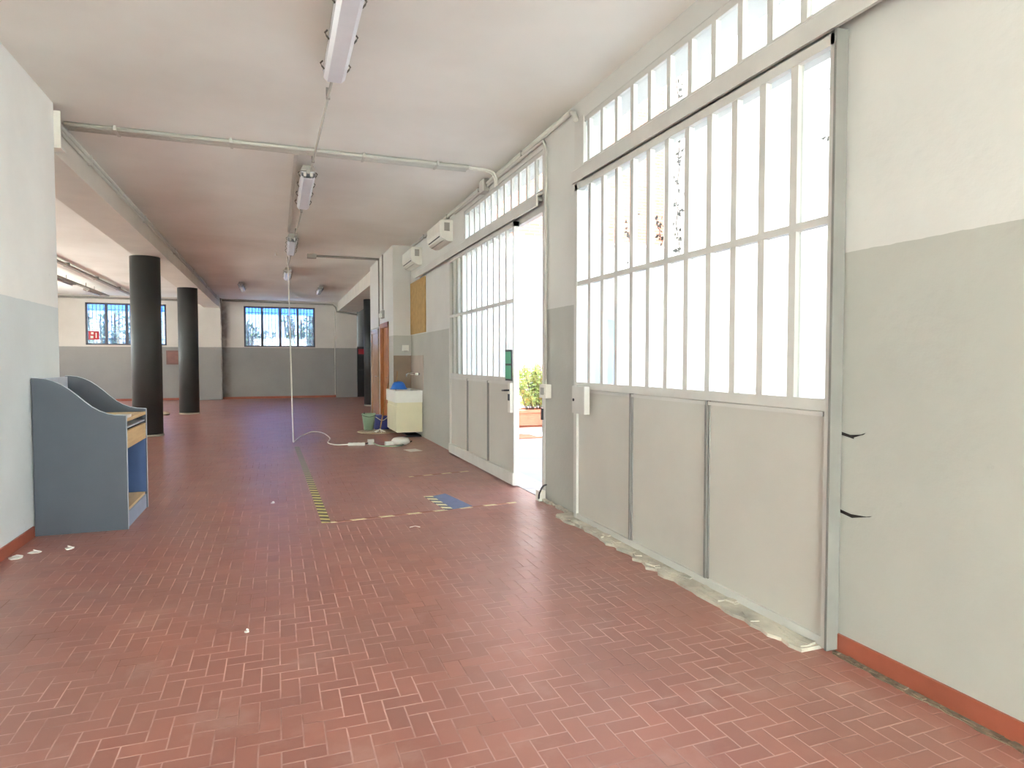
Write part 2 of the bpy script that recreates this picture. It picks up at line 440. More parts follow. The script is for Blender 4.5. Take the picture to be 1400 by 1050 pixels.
# columns
cg = 'round charcoal columns'
for (x, y, r, lab) in ((-2.20, 13.2, .245, 'round charcoal column nearest to the reception desk'),
                       (-2.12, 18.4, .235, 'round charcoal column behind the first, near the back wall pilaster'),
                       (2.73, 19.9, .235, 'dark round column beyond the wooden washroom doors on the right')):
    cr = thing('column', (x, y, 0), lab, 'column', cg); cr['kind'] = 'structure'
    MB().lathe([(r,.0),(r,3.22)], (x,y,0), 40).build('shaft', M['column'], cr)
    MB().lathe([(r+.012,0),(r+.012,.03),(r+.002,.035)], (x,y,0), 40).build('base_ring', M['cement'], cr)

# ------------------------------------------------------------------ sliding gates on the right wall
def gate(name, y0, y1, pitch, first, x0=2.375, x1=2.437, kick=False):
    """y0 near end, y1 far end; leaf hangs in front of the wall"""
    r = sroot(name, (x1, (y0+y1)/2, .015))
    zs, zm, zt = 1.155, 2.0, 2.83
    f = MB()
    f.box(x0, x1, y0, y0+.03, .015, zt); f.box(x0, x1, y1-.045, y1, .015, zt)
    f.box(x0, x1, y0, y1, zt-.05, zt+.0); f.box(x0+.004, x1, y0+.03, y1-.045, zs-.035, zs+.02)
    f.box(x0+.004, x1, y0+.03, y1-.045, .015, .06)
    f.build('frame', M['steel'], r, bevel=.003)
    mu = [first - pitch*k for k in range(11)]
    for k, y in enumerate(mu):
        MB().box(x0+.008, x0+.045, y-.023, y+.023, zs+.02, zt-.05).build('mullion', M['steel'], r)
    MB().box(x0+.004, x0+.048, y0+.03, y1-.045, zm-.018, zm+.018).build('crossbar', M['steel'], r, bevel=.003)
    ed = [y1-.045, mu[3], mu[7], y0+.03]
    for k in range(3):
        MB().box(x0+.022, x0+.042, ed[k+1]+(.014 if k<2 else -.002), ed[k]-(.014 if k else -.002), .05, zs-.03).build('lower_panel', M['panel'], r, bevel=.002)
    for k in (1, 2):
        MB().box(x0+.004, x0+.02, ed[k]-.009, ed[k]+.009, .06, zs-.035).box(x0+.012, x0+.03, ed[k]-.022, ed[k]-.014, .06, zs-.035).box(x0+.012, x0+.03, ed[k]+.014, ed[k]+.022, .06, zs-.035).build('panel_divider', M['steel_dark'], r)
    MB().box(x0+.010, x0+.022, y0+.05, y1-.07, zs-.062, zs-.04).build('panel_ledge', M['steel'], r)
    MB().box(x0+.030, x0+.035, y0+.02, y1-.03, zs, zt-.04).build('glazing', M['glass'], r)
    if kick: MB().box(x0-.012, x0+.02, y0+.005, y1-.01, .02, .15).build('kick_plate', M['kick'], r, bevel=.004)
    return r, mu
g1, mu1 = gate('door_1', 2.262, 4.955, .2185, 4.70)
g2, mu2 = gate('door_2', 6.44, 9.18, .2215, 8.93, kick=True)
g3, mu3 = gate('door_3', -3.5, -.76, .2215, -1.01)
MB().box(2.368, 2.437, 2.250, 2.264, .012, 2.84).build('end_plate', M['steel_dark'], g1)
# lock box of the near gate
MB().box(2.325, 2.374, 4.665, 4.89, .92, 1.145).build('lock_box', M['steel'], g1, bevel=.008)
MB().tube([(2.318,4.86,1.03),(2.33,4.86,1.03)], .012, 12).build('keyhole', M['black'], g1)
# handle and lock of the open gate
h = MB().box(2.34, 2.376, 6.46, 6.53, .80, 1.12).build('lock_plate', M['white'], g2, bevel=.006)
MB().box(2.33, 2.342, 6.47, 6.51, .93, 1.0).build('keyhole', M['black'], h)
MB().tube([(2.345,6.49,1.04),(2.30,6.49,1.04),(2.30,6.60,1.035)], .010, 10).build('lever', M['black'], h)
# transom windows above both gates and over the hidden one
def transom(name, y0, y1):
    r = sroot(name, (XR, (y0+y1)/2, 2.9))
    f = MB(); x0, x1 = XR+.005, XR+.055
    f.box(x0, x1, y0, y0+.035, 2.95, ZT); f.box(x0, x1, y1-.035, y1, 2.95, ZT)
    f.box(x0, x1, y0, y1, ZT-.045, ZT); f.box(x0-.004, x1, y0, y1, 2.95, 3.02)
    f.box(XR+.0, XR+.06, y0, y1, 2.80, 2.95)
    f.build('window_frame', M['steel'], r)
    p = (y1-y0)/12
    for k in range(1, 12):
        MB().box(x0, x0+.035, y0+p*k-.021, y0+p*k+.021, 3.02, ZT-.045).build('mullion', M['steel'], r)
    MB().box(x0+.018, x0+.023, y0+.03, y1-.03, 3.0, ZT-.03).build('window_pane', M['glass'], r)
    return r
transom('window_1', *G1); transom('window_2', *G2); transom('window_3', *G3)
# steel posts of the door openings
struct(MB().box(2.435, XR+.02, 5.735, 5.80, 0, 3.44).build('trim_4', M['steel'], bevel=.003))
struct(MB().box(2.441, XR+.02, 8.58, 9.23, 0, 2.95).build('trim_5', M['steel']))
struct(MB().box(2.44, XR+.02, 4.93, 5.10, 0, 3.42).build('trim_6', M['steel'], bevel=.003))
struct(MB().box(2.44, XR+.02, 5.74, 8.62, ZT, ZT+.035).build('trim_7', M['steel']))
# sliding rails
def rail(y0, y1, lab):
    r = thing('sliding_rail', (2.40, (y0+y1)/2, 2.84), lab, 'rail', 'sliding gate rails')
    MB().prism([(2.36,2.845),(2.36,2.945),(2.372,2.957),(XR,2.985),(XR,2.965),(2.378,2.94),(2.378,2.845)], y0, y1).build('track', M['steel'], r)
    MB().box(2.378, 2.432, y0+.01, y1-.01, 2.895, 2.935).build('runner', M['steel_dark'], r)
    return r
rail(-.5, 4.99, 'grey steel rail above the near glazed gate, running on over the bare wall')
rail(5.78, 11.6, 'grey steel rail above the open gate, ending above the yellow board')
rail(-6.0+2.1, -.62, 'grey steel rail of the gate behind the viewer')
# broken cement threshold in front of the near gate
b = MB(); n = 44
top = []
for k in range(n+1):
    y = 2.30 + (5.12-2.30)*k/n
    top.append((2.27+random.uniform(-.025,.03)-(.02 if 10<k<22 else 0), y))
poly = top + [(2.44, 5.12), (2.44, 2.30)]
b.prism(poly, 0, .018, 'z')
for k in range(34):
    y = random.uniform(2.34, 5.05)
    b.obox((random.uniform(2.29,2.36), y, .018), (random.uniform(.02,.06), random.uniform(.05,.16), random.uniform(.006,.022)), random.uniform(-.4,.4))
struct(b.build('door_sill', M['cement']))
struct(MB().box(XR-.01, XR+.3, 5.79, 8.6, -.01, .006).build('door_threshold', M['paving']))
b = MB()
for k in range(26):
    b.obox((XR-.02-random.uniform(0,.02), random.uniform(5.1,5.74), .004+random.uniform(0,.015)), (random.uniform(.015,.04), random.uniform(.03,.1), random.uniform(.01,.03)), random.uniform(-.3,.3))
struct(b.build('trim_8', M['cement']))

# ------------------------------------------------------------------ back windows
def back_window(name, q):
    x0, x1, z0, z1 = q
    r = sroot(name, ((x0+x1)/2, 25.05, z0))
    f = MB(); y0, y1 = 25.02, 25.08
    f.box(x0, x0+.06, y0, y1, z0, z1); f.box(x1-.06, x1, y0, y1, z0, z1)
    f.box(x0, x1, y0, y1, z0, z0+.05); f.box(x0, x1, y0, y1, z1-.06, z1)
    f.build('window_frame', M['winframe'], r)
    for k in (1, 2, 3):
        x = x0+(x1-x0)*k/4
        MB().box(x-.04, x+.04, y0, y1, z0+.05, z1-.06).build('mullion', M['winframe'], r)
    MB().box(x0+.05, x1-.05, 25.045, 25.05, z0+.04, z1-.05).build('window_pane', M['blueglass'], r)
    return r
back_window('window_4', W1); back_window('window_5', W2)
def grille(q, lab):
    x0, x1, z0, z1 = q
    r = thing('window_grille', ((x0+x1)/2, 25.26, z0+.05), lab, 'grille', 'security grilles outside the back windows')
    b = MB()
    b.box(x0, x1, 25.245, 25.26, z0+.20, z0+.225); b.box(x0, x1, 25.245, 25.26, z1-.22, z1-.2)
    b.build('crossbar', M['winframe'], r)
    n = 22
    for k in range(n):
        x = x0+.05+(x1-x0-.1)*k/(n-1)
        MB().tube([(x,25.25,z0+.02),(x,25.25,z1-.02)], .011, 6).build('bar', M['winframe'], r)
grille(W1, 'vertical bar grille outside the back window behind the columns')
grille(W2, 'vertical bar grille outside the back window between the two pilasters')
def bay_window(n, a, b_):
    r = sroot('window_%d' % n, (-8.1, (a+b_)/2, .5))
    f = MB(); f.box(-8.13,-8.07,a,a+.06,.5,3.4); f.box(-8.13,-8.07,b_-.06,b_,.5,3.4); f.box(-8.13,-8.07,a,b_,.5,.56); f.box(-8.13,-8.07,a,b_,3.34,3.4)
    f.box(-8.12,-8.08,(a+b_)/2-.03,(a+b_)/2+.03,.5,3.4)
    f.build('window_frame', M['winframe'], r)
    MB().box(-8.103,-8.097,a+.05,b_-.05,.55,3.35).build('window_pane', M['glass'], r)
for k, (a, b_) in enumerate(BW): bay_window(6+k, a, b_)
# red fire sign on the left back window (white pictogram blocks)
r = thing('fire_sign', (-5.72, 25.0, 2.07), 'red square sign with white pictograms on the left back window', 'sign')
MB().box(-5.87, -5.56, 25.003, 25.012, 2.07, 2.36).build('sign_plate', M['red'], r)
b = MB()
b.box(-5.79,-5.72,24.998,25.003,2.25,2.32).box(-5.81,-5.73,24.998,25.003,2.12,2.20).box(-5.66,-5.63,24.998,25.003,2.13,2.30)
b.build('pictogram', M['white'], r)

# ------------------------------------------------------------------ washroom doors
def wood_door(name, d, leafm, framem, recess):
    r = sroot(name, (XB, (d[0]+d[1])/2, 0))
    f = MB(); y0, y1, z = d
    f.box(XB-.02, XB+.11, y0, y0+.09, 0, z); f.box(XB-.02, XB+.11, y1-.09, y1, 0, z); f.box(XB-.02, XB+.11, y0, y1, z-.09, z)
    f.build('door_frame', framem, r, bevel=.004)
    MB().box(XB+recess, XB+recess+.04, y0+.09, y1-.09, .01, z-.09).build('leaf', leafm, r)
    k = MB().tube([(XB+recess,y0+.16,1.02),(XB+recess-.05,y0+.16,1.02),(XB+recess-.05,y0+.28,1.02)], .009, 8).build('handle', M['chrome'], r)
wood_door('door_4', D1, M['door_wood'], M['door_wood'], .05)
wood_door('door_5', D2, M['door_pale'], M['door_pale'], .0)
struct(MB().box(XB-.012, XB, D2[0], D2[1]+.02, D2[2], D2[2]+.035).build('trim_9', M['pvc_dark']))
# conduits down the washroom wall and a bulkhead lamp
cgp = 'conduits on the washroom wall'
tag(MB().tube([(XB-.014,13.52,ZC),(XB-.014,13.52,2.42)], .014).build('conduit', M['pvc_dark']), 'grey vertical conduit ending at the lamp above the wooden doorway', 'conduit', cgp)
tag(MB().tube([(XB-.014,14.05,ZC),(XB-.014,14.05,2.1)], .014).build('conduit', M['pvc_dark']), 'grey vertical conduit between the orange and the pale washroom doors', 'conduit', cgp)
r = thing('bulkhead_lamp', (XB, 13.5, 2.24), 'small white bulkhead lamp above the orange wooden doorway', 'lamp')
MB().box(XB-.05, XB, 13.38, 13.62, 2.24, 2.40).build('housing', M['housing'], r, bevel=.01)
MB().box(XB-.085, XB-.05, 13.40, 13.60, 2.26, 2.34).build('diffuser', M['white'], r, bevel=.012)

# yellow board, splashback, sink corner
tag(MB().box(XR-.02, XR-.001, 11.02, 12.30, 1.86, 2.83).build('chipboard_panel', M['board'], bevel=.002), 'yellow-brown board closing an opening on the right wall above grey paint', 'board')
r = thing('splashback', (2.3, 12.3, .84), 'brown and pinkish washable patch on the walls around the sink', 'splashback')
MB().box(XB+.002, XR-.004, 12.334, 12.34, .84, 1.46).build('end_panel', M['splash'], r)
MB().box(XR-.006, XR, 11.25, 12.334, .84, 1.46).build('side_panel', M['splash2'], r)
r = thing('washbasin_cabinet', (2.2, 11.85, .09), 'cream wall-hung washbasin cabinet with white basin in the corner', 'washbasin')
sx0, sx1, sy0, sy1 = 1.985, XR-.008, 11.33, 12.33
MB().box(sx0, sx1, sy0, sy1, .09, .62).build('carcass', M['cream'], r, bevel=.006)
MB().box(sx0-.014, sx0, sy0+.02, sy1-.02, .10, .55).build('door', M['cream'], r, bevel=.004)
b = MB()
b.box(sx0-.03, sx1, sy0-.02, sy1, .62, .66)
b.box(sx0-.03, sx0+.02, sy0-.02, sy1, .66, .83); b.box(sx1-.03, sx1, sy0-.02, sy1, .66, .83)
b.box(sx0+.02, sx1-.03, sy0-.02, sy0+.03, .66, .83); b.box(sx0+.02, sx1-.03, sy1-.04, sy1, .66, .83)
b.build('basin', M['ceramic'], r)
tag(MB().box(2.02, 2.43, 11.36, 11.42, .0, .012).box(2.2, 2.44, 11.45, 12.2, 0, .02).build('basin_shade_slab', M['black']), 'black slabs for the painted shade under the hanging washbasin cabinet', 'tray')  # black slabs laid where the cabinet's shadow falls on the floor
r = thing('wall_tap', (XR-.01, 11.75, 1.08), 'chrome wall tap on the pinkish patch above the washbasin', 'tap')
MB().box(XR-.045, XR-.006, 11.52, 11.98, 1.10, 1.14).build('body', M['chrome'], r, bevel=.01)
MB().tube([(XR-.04,11.75,1.12),(XR-.12,11.75,1.13),(XR-.2,11.75,1.12),(XR-.21,11.75,1.07)], .012, 8, 4).build('spout', M['chrome'], r)
for y in (11.54, 11.96): MB().tube([(XR-.04,y,1.12),(XR-.09,y,1.12)], .024, 10).build('knob', M['white'], r)
r = thing('soap_dispenser', (2.31, 12.33, 1.55), 'white soap dispenser on the washroom wall above the washbasin', 'dispenser')
MB().box(2.26, 2.38, 12.25, 12.338, 1.55, 1.66).build('body', M['white'], r, bevel=.015)
MB().box(2.285, 2.355, 12.235, 12.27, 1.525, 1.555).build('lever', M['housing'], r, bevel=.005)
r = thing('blue_basin', (2.13, 12.0, .832), 'round blue plastic bowl standing upside down on the washbasin edge', 'bowl')
MB().lathe([(.145,.0),(.15,.012),(.135,.04),(.11,.10),(.075,.135),(.02,.145)], (2.135,12.0,.832), 28).build('shell', M['blue'], r)
MB().lathe([(.158,0),(.158,.014),(.145,.014)], (2.135,12.0,.832), 28).build('rim', M['blue'], r)
# plungers / brush handle in sink
tag(MB().tube([(2.10,12.17,.70),(2.16,12.26,1.16)], .010, 8).build('brush_handle', M['stick']), 'thin wooden brush handle leaning up behind the blue bowl', 'handle')
# cleaning gear left of the sink
r = thing('green_bucket', (1.66, 12.62, .025), 'pale green plastic bucket on the beige tray beside the doorway', 'bucket')
MB().lathe([(.085,0),(.125,.29),(.135,.30),(.135,.315),(.12,.315),(.115,.295),(.08,.02),(.0005,.02)], (1.66,12.62,.027), 28).build('pail', M['green'], r)
MB().tube([(1.66-.13,12.62,.32),(1.66-.09,12.62-.1,.30),(1.66,12.62-.14,.285),(1.66+.09,12.62-.1,.30),(1.66+.13,12.62,.32)], .005, 6, 4).build('handle', M['hoop'], r)
MB().tube([(1.62,12.62,.05),(1.58,12.66,.36)], .012, 8).build('brush', M['hoop'], r)
r = thing('mop_bucket', (1.93, 12.75, .02), 'deep blue plastic mop bucket between green bucket and washbasin', 'bucket')
b = MB(); b.box(1.79,2.06,12.66,12.68,.03,.27).box(1.79,2.06,12.86,12.88,.03,.27).box(1.79,1.81,12.68,12.86,.03,.27).box(2.04,2.06,12.68,12.86,.03,.27).box(1.79,2.06,12.66,12.88,.022,.04)
b.build('tub', M['navy'], r, bevel=.004)
MB().box(1.78,1.93,12.65,12.89,.27,.30).build('wringer', M['navy'], r, bevel=.004)
MB().tube([(1.80,12.65,.27),(1.92,12.6,.2),(2.05,12.65,.27)], .006, 6, 4).build('handle', M['white'], r)
tag(MB().lathe([(.36,0),(.375,.01),(.36,.02),(.02,.02)], (1.80,12.42,.0), 40).build('round_tray', M['tan']), 'beige round tray on the floor under the two buckets', 'tray')
r = thing('mop', (1.86, 12.25, .02), 'mop with pale wooden stick leaning on the washbasin side', 'mop')
MB().tube([(1.80,12.12,.05),(2.07,12.78,.92)], .011, 8).build('stick', M['stick'], r)
b = MB()
for k in range(16):
    a = random.uniform(0,2*PI)
    b.tube([(1.80,12.12,.085),(1.80+.05*math.cos(a),12.12+.05*math.sin(a),.06),(1.80+.10*math.cos(a),12.12+.10*math.sin(a),.034)], .008, 5)
b.build('mop_head', M['white'], r)

# electrical cabinet in the far right recess
r = thing('dark_cabinet', (3.1, 25.15, 0), 'dark tall metal cabinet with a red plate in the far right recess', 'cabinet')
MB().box(2.88, 3.45, 24.98, 25.33, 0.0, 1.9).build('body', M['hoop'], r, bevel=.01)
MB().box(2.91, 3.42, 24.96, 24.98, .05, 1.0).build('lower_door', M['black'], r, bevel=.005)
MB().box(2.91, 3.42, 24.96, 24.98, 1.05, 1.55).build('upper_door', M['black'], r, bevel=.005)
MB().box(2.92, 3.40, 24.965, 24.98, 1.62, 1.82).build('red_plate', M['red'], r)
MB().box(3.12, 3.3, 24.93, 24.96, 1.28, 1.5).build('handle_box', M['black'], r, bevel=.01)
# small things at the back-left
r = thing('hose_box', (-3.35, 24.95, 1.2), 'reddish-brown wall box behind the nearest column', 'box')
MB().box(-3.55, -3.12, 24.83, 25.0, 1.24, 1.72).build('body', mat('brown_box', lin(132,92,84), .5), r, bevel=.01)
MB().box(-3.50, -3.17, 24.815, 24.83, 1.29, 1.67).build('door', mat('brown_box_door', lin(142,98,88), .5), r, bevel=.004)
tag(MB().lathe([(.06,0),(.10,.01),(.11,.04),(.06,.09),(.01,.10)], (-2.65,18.2,0), 14).build('crumpled_rag', M['tan']), 'small brown rag at the foot of the farther left column', 'rag')

# ------------------------------------------------------------------ air conditioners
def ac(y, lab, z=3.10):
    r = thing('air_conditioner', (XR, y, z), lab, 'air conditioner', 'wall air conditioners')
    prof = [(XR, z+.01), (XR-.07, z), (XR-.17, z+.05), (XR-.20, z+.13), (XR-.195, z+.29), (XR-.17, z+.31), (XR, z+.31)]
    MB().prism(prof, y-.42, y+.42).build('casing', M['white'], r, bevel=.006)
    b = MB(); b.obox((XR-.125, y, z+.022), (.075, .70, .006), 0, 0, -.46); b.build('air_flap', M['housing'], r)
    b = MB(); b.obox((XR-.186, y, z+.075), (.010, .70, .014), 0, 0, -.3); b.build('outlet_slot', M['black'], r)
    for k in range(4): pass
    b = MB()
    for k in range(5): b.box(XR-.155+.025*k, XR-.145+.025*k, y-.36, y+.36, z+.309, z+.314)
    b.build('inlet_slat', M['housing'], r)
    MB().box(XR-.13, XR-.05, y-.425, y-.419, z+.15, z+.27).build('side_grip', M['pvc_dark'], r)
    return r
a1 = ac(9.62, 'white air conditioner beside the open gate transom window')
a2 = dup(a1, (XR, 11.75, 3.06), 'white air conditioner in the corner above the yellow board')

# ------------------------------------------------------------------ ceiling lights and conduits
def fixture(x, y0, y1, lab, tubes=2, wid=.165):
    z = ZC-.13
    r = thing('ceiling_light', (x, (y0+y1)/2, z), lab, 'ceiling light', 'fluorescent ceiling lights')
    w = wid/2
    MB().prism([(x-w, z+.05), (x-w*.7, ZC-.02), (x+w*.7, ZC-.02), (x+w, z+.05)], y0, y1).build('housing', M['housing'], r, bevel=.004)
    MB().box(x-w*.86, x+w*.86, y0+.03, y1-.03, z+.038, z+.05).build('reflector', M['reflector'], r)
    for s in ((-1, 1) if tubes == 2 else (0,)):
        MB().tube([(x+s*w*.42, y0+.06, z+.018), (x+s*w*.42, y1-.06, z+.018)], .013, 10).build('lamp_tube', M['tube'], r)
        for yy in (y0+.05, y1-.05):
            MB().box(x+s*w*.42-.015, x+s*w*.42+.015, yy-.012, yy+.012, z, z+.04).build('lamp_holder', M['white'], r)
    prof = [(x-w*.97, z+.055), (x-w*.92, z-.005), (x-w*.6, z-.03), (x+w*.6, z-.03), (x+w*.92, z-.005), (x+w*.97, z+.055)]
    inner = [(p[0]*.985+x*.015, p[1]+.003) for p in prof]
    MB().prism(prof + inner[::-1], y0+.01, y1-.01).build('diffuser', M['diffuser'], r)
    n = max(2, int((y1-y0)/.33))
    for s in (-1, 1):
        for k in range(n):
            yy = y0+.12+(y1-y0-.24)*k/(n-1)
            MB().tube([(x+s*w*.95, yy, z+.01), (x+s*(w+.012), yy, z+.03), (x+s*(w+.022), yy, z+.05), (x+s*(w+.006), yy, z+.068)], .006, 6).build('clip', M['clip'], r)
    MB().tube([(x, y0-.02, z+.035), (x, y0+.01, z+.035)], .022, 10).build('cable_gland', M['housing'], r)
    return r
fixture(.425, 3.38, 4.98, 'long twin-tube ceiling light nearest the viewer at the top of the photo')
fixture(.36, 7.62, 9.22, 'twin-tube ceiling light just beyond the triple conduit crossing the ceiling')
fixture(.285, 11.75, 13.3, 'dim ceiling light next to the end of the far cross conduit')
fixture(.28, 16.0, 17.4, 'ceiling light farthest along the middle row, above the hanging cable')
fixture(-.9, 19.3, 20.6, 'small ceiling light left of the back window, before the left beam', 1, .13)
fixture(1.24, 19.5, 20.8, 'small ceiling light near the back, right of the hanging cable', 1, .13)
# left bay lights hang on a track
bz = 3.30
for y0, y1, lab in ((18.0, 19.7, 'suspended strip light in the left bay, nearer to the viewer'), (21.0, 22.4, 'suspended strip light in the left bay, nearer to the back window')):
    r = thing('strip_light', (-4.95, (y0+y1)/2, bz), lab, 'strip light', 'strip lights in the left bay')
    MB().box(-5.03, -4.87, y0, y1, bz+.03, bz+.08).build('housing', M['pvc_dark'], r, bevel=.004)
    MB().tube([(-4.95,y0+.05,bz+.012),(-4.95,y1-.05,bz+.012)], .018, 10).build('lamp_tube', M['tube'], r)
    for yy in (y0+.25, y1-.25): MB().tube([(-5.02,yy,bz+.08),(-5.02,yy,ZC)], .006, 6).build('hanger', M['hoop'], r)
tag(MB().box(-5.0, -4.9, 14.5, 23.4, bz+.085, bz+.12).build('lighting_track', M['pvc_dark']), 'lower grey cable track carrying the strip lights in the left bay', 'cable track')
r = thing('cable_duct', (-4.38, 19.8, 3.45), 'upper grey duct along the left bay ceiling to the back window', 'duct')
MB().box(-4.42, -4.34, 14.5, 24.5, 3.47, 3.52).build('duct', M['pvc_dark'], r)
for y in (17, 19.5, 22): MB().box(-4.44,-4.32,y,y+.05,3.465,ZC).build('bracket', M['pvc_dark'], r)
MB().tube([(-4.38,24.5,3.49),(-4.38,24.75,3.45),(-4.30,24.86,3.30),(-4.2,24.87,3.22),(-4.08,24.87,3.30),(-4.05,24.87,3.46)], .02, 8, 4).build('cable_loop', M['pvc_dark'], r)

cg = 'ceiling conduits'
# bundle across the ceiling
r = thing('conduit_bundle', (0.3, 7.1, ZC-.05), 'three parallel grey conduits crossing the ceiling before the second light', 'conduit', cg)
for k, y in enumerate((7.06, 7.12, 7.18)):
    MB().tube([(-1.81, y, ZC-.023), (2.06, y, ZC-.023)], .022, 8).build('pipe', M['pvc'], r)
for x in (-1.4, -.4, .9, 1.7): MB().box(x-.012, x+.012, 7.02, 7.22, ZC-.045, ZC).build('saddle', M['pvc'], r)
b = MB()
for k, y in enumerate((7.06, 7.12)):
    b.tube([(2.06,y,ZC-.023),(2.22,y+.01,ZC-.024),(2.35,y+.02,ZC-.04),(2.40,y+.03,ZC-.10),(2.405,y+.03,ZC-.19)], .012, 8, 3)
b.build('flexible_end', M['white'], r)
# middle run joining the lights
r = thing('conduit_run', (.40, 8, ZC-.06), 'thin pale conduit linking the ceiling lights along the middle of the room', 'conduit', cg)
zz = ZC-.065
for a, c in ((4.98,7.60),(9.24,11.73),(13.32,15.98)):
    xa = .425-(a-4.98)*.0145
    MB().tube([(xa, a, zz-.01), (xa-(c-a)*.0145, c, zz-.01)], .012, 8).build('pipe', M['pvc'], r)
    for y in (a+.5, c-.34):
        xs = .425-(y-4.98)*.0145
        MB().box(xs-.016, xs+.016, y-.012, y+.012, zz-.024, ZC).build('saddle', M['pvc_dark'], r)
tag(MB().box(.20, .24, 7.25, 11.6, ZC-.028, ZC).build('surface_trunking', M['pvc']), 'slim pale trunking left of the second ceiling light', 'trunking', cg)
# far cross conduit with junction box
r = thing('conduit_branch', (1.4, 14.0, ZC-.03), 'single grey conduit from the middle of the ceiling to the washroom block', 'conduit', cg)
MB().tube([(.78,14,ZC-.03),(2.09,14,ZC-.03)], .024, 8).build('pipe', M['pvc_dark'], r)
MB().box(.62,.80,13.93,14.07,ZC-.08,ZC).build('junction_box', M['pvc_dark'], r, bevel=.006)
# conduit along the corner of right wall and ceiling
r = thing('wall_conduit', (2.4, 8, 3.4), 'grey conduits along the top of the right wall over the open gate', 'conduit', cg)
MB().tube([(XR-.025,5.13,3.50),(XR-.025,12.3,3.50)], .022, 8).build('pipe', M['pvc'], r)
MB().tube([(XR-.022,5.69,1.12),(XR-.022,5.69,3.36),(XR-.022,5.75,3.455),(XR-.022,5.95,3.465),(XR-.022,9.0,3.465)], .016, 8).build('pipe', M['pvc'], r)
MB().tube([(XR-.025,5.13,3.50),(XR-.027,5.06,3.47),(XR-.03,5.02,3.40)], .022, 8).build('pipe_end', M['pvc'], r)
for y in (6.3, 7.8, 9.4, 11.0): MB().box(XR-.05, XR, y-.012, y+.012, 3.472, 3.528).build('saddle', M['pvc_dark'], r)
r = thing('junction_box', (XR, 7.55, 3.40), 'small grey junction box under the ceiling above the transom window', 'box')
MB().box(XR-.07, XR-.001, 7.48, 7.66, 3.405, 3.555).build('body', M['pvc_dark'], r, bevel=.008)
MB().box(XR-.078, XR-.07, 7.49, 7.65, 3.41, 3.55).build('lid', M['pvc'], r, bevel=.004)
r = thing('switch_box', (XR, 5.66, 1.0), 'small white switch box at the foot of the conduit beside the open gate', 'switch')
MB().box(XR-.06, XR-.001, 5.60, 5.75, 1.0, 1.13).build('body', M['white'], r, bevel=.006)
MB().box(XR-.067, XR-.06, 5.64, 5.71, 1.03, 1.10).build('rocker', M['housing'], r, bevel=.002)
# beam conduits
r = thing('beam_conduit', (-1.83, 15, 3.45), 'pair of pale conduits along the side of the left ceiling beam', 'conduit', cg)
for z in (3.50, 3.45): MB().tube([(-1.832,6.65,z),(-1.832,24.7,z)], .017, 8).build('pipe', M['pvc'], r)
for y in (8,11,14,17,20,23): MB().box(-1.852,-1.81,y,y+.03,3.42,3.53).build('saddle', M['pvc'], r)
r = thing('beam_bracket', (-1.82, 6.62, 3.2), 'white bracket with dark recess where the left beam meets the wall', 'bracket')
MB().box(-1.85,-1.72,6.60,6.62,3.2,3.50).box(-1.85,-1.72,6.60,6.75,3.185,3.205).build('plate', M['white'], r)
MB().tube([(-1.80,6.66,3.50),(-1.79,6.66,3.38),(-1.75,6.66,3.28)], .014, 8, 3).build('cable', M['hoop'], r)
# back wall conduits
r = thing('wall_conduit', (0, 24.97, 3.5), 'grimy conduit along the top of the back wall from beam to beam', 'conduit', cg)
MB().tube([(-1.78,24.965,3.50),(2.0,24.965,3.46),(2.09,24.84,3.36),(2.13,24.825,3.2),(2.9,24.825,3.1)], .03, 8).build('pipe', M['pvc_dark'], r)
tag(MB().tube([(-8,24.965,3.47),(-2.6,24.965,3.47)], .035, 8).build('conduit', M['pvc_dark']), 'grimy conduit along the back wall top above the left back window', 'conduit', cg)
tag(MB().tube([(2.06,24.975,.1),(2.06,24.975,3.2)], .014, 8).build('conduit', M['white']), 'white vertical pipe at the right edge of the back wall', 'conduit', cg)
# hanging white cable
tag(MB().tube([(.235,13.95,ZC-.09),(.236,13.6,3.30),(.238,12.9,2.55),(.24,12.1,1.35),(.243,11.4,.30),(.245,11.28,.06),(.25,11.22,.012)], .011, 8, 6).build('hanging_cable', M['white']),
    'white cable hanging from the middle ceiling light down to the floor', 'cable')
r = thing('cable_hook', (.02, 13.9, ZC-.06), 'tiny pale hook on the ceiling left of the hanging cable', 'hook')
MB().tube([(.02,13.9,ZC),(.02,13.9,ZC-.04),(.0,13.88,ZC-.07),(.04,13.86,ZC-.08)], .014, 8, 3).build('hook', M['white'], r)

# ------------------------------------------------------------------ reception desk
dy0, dy1, dx0, dx1 = 5.88, 6.74, -1.762, -1.135
r = thing('reception_desk', (-1.45, 6.3, 0), 'slate grey reception desk with curved sides and beech shelves by the left wall', 'desk')
prof = [(dx0,0),(dx1,0),(dx1,.915)]
cur = [(-1.16,.917),(-1.21,.921),(-1.26,.932),(-1.32,.958),(-1.37,.99),(-1.42,1.035),(-1.47,1.085),(-1.52,1.13),(-1.57,1.168),(-1.62,1.195),(-1.67,1.213),(-1.72,1.22),(dx0,1.222)]
prof += cur
for y in (dy0, dy1-.025):
    p = MB().prism(prof, y, y+.025).build('side_panel', M['desk'], r)
    b = MB()
    ed = [(dx1,0),(dx1,.915)]+cur
    for k in range(len(ed)-1):
        (x0,z0),(x1,z1) = ed[k], ed[k+1]
        d = Vector((x1-x0,0,z1-z0)); n = Vector((d.z,0,-d.x)).normalized()*.002
        q = [(x0,z0),(x1,z1),(x1+n.x,z1+n.z),(x0+n.x,z0+n.z)]
        b.prism(q, y-.001, y+.026)
    b.build('edge_band', M['desk_edge'], p)
MB().box(dx0, dx0+.02, dy0+.025, dy1-.025, .08, 1.215).build('back_panel', M['desk_edge'], r)
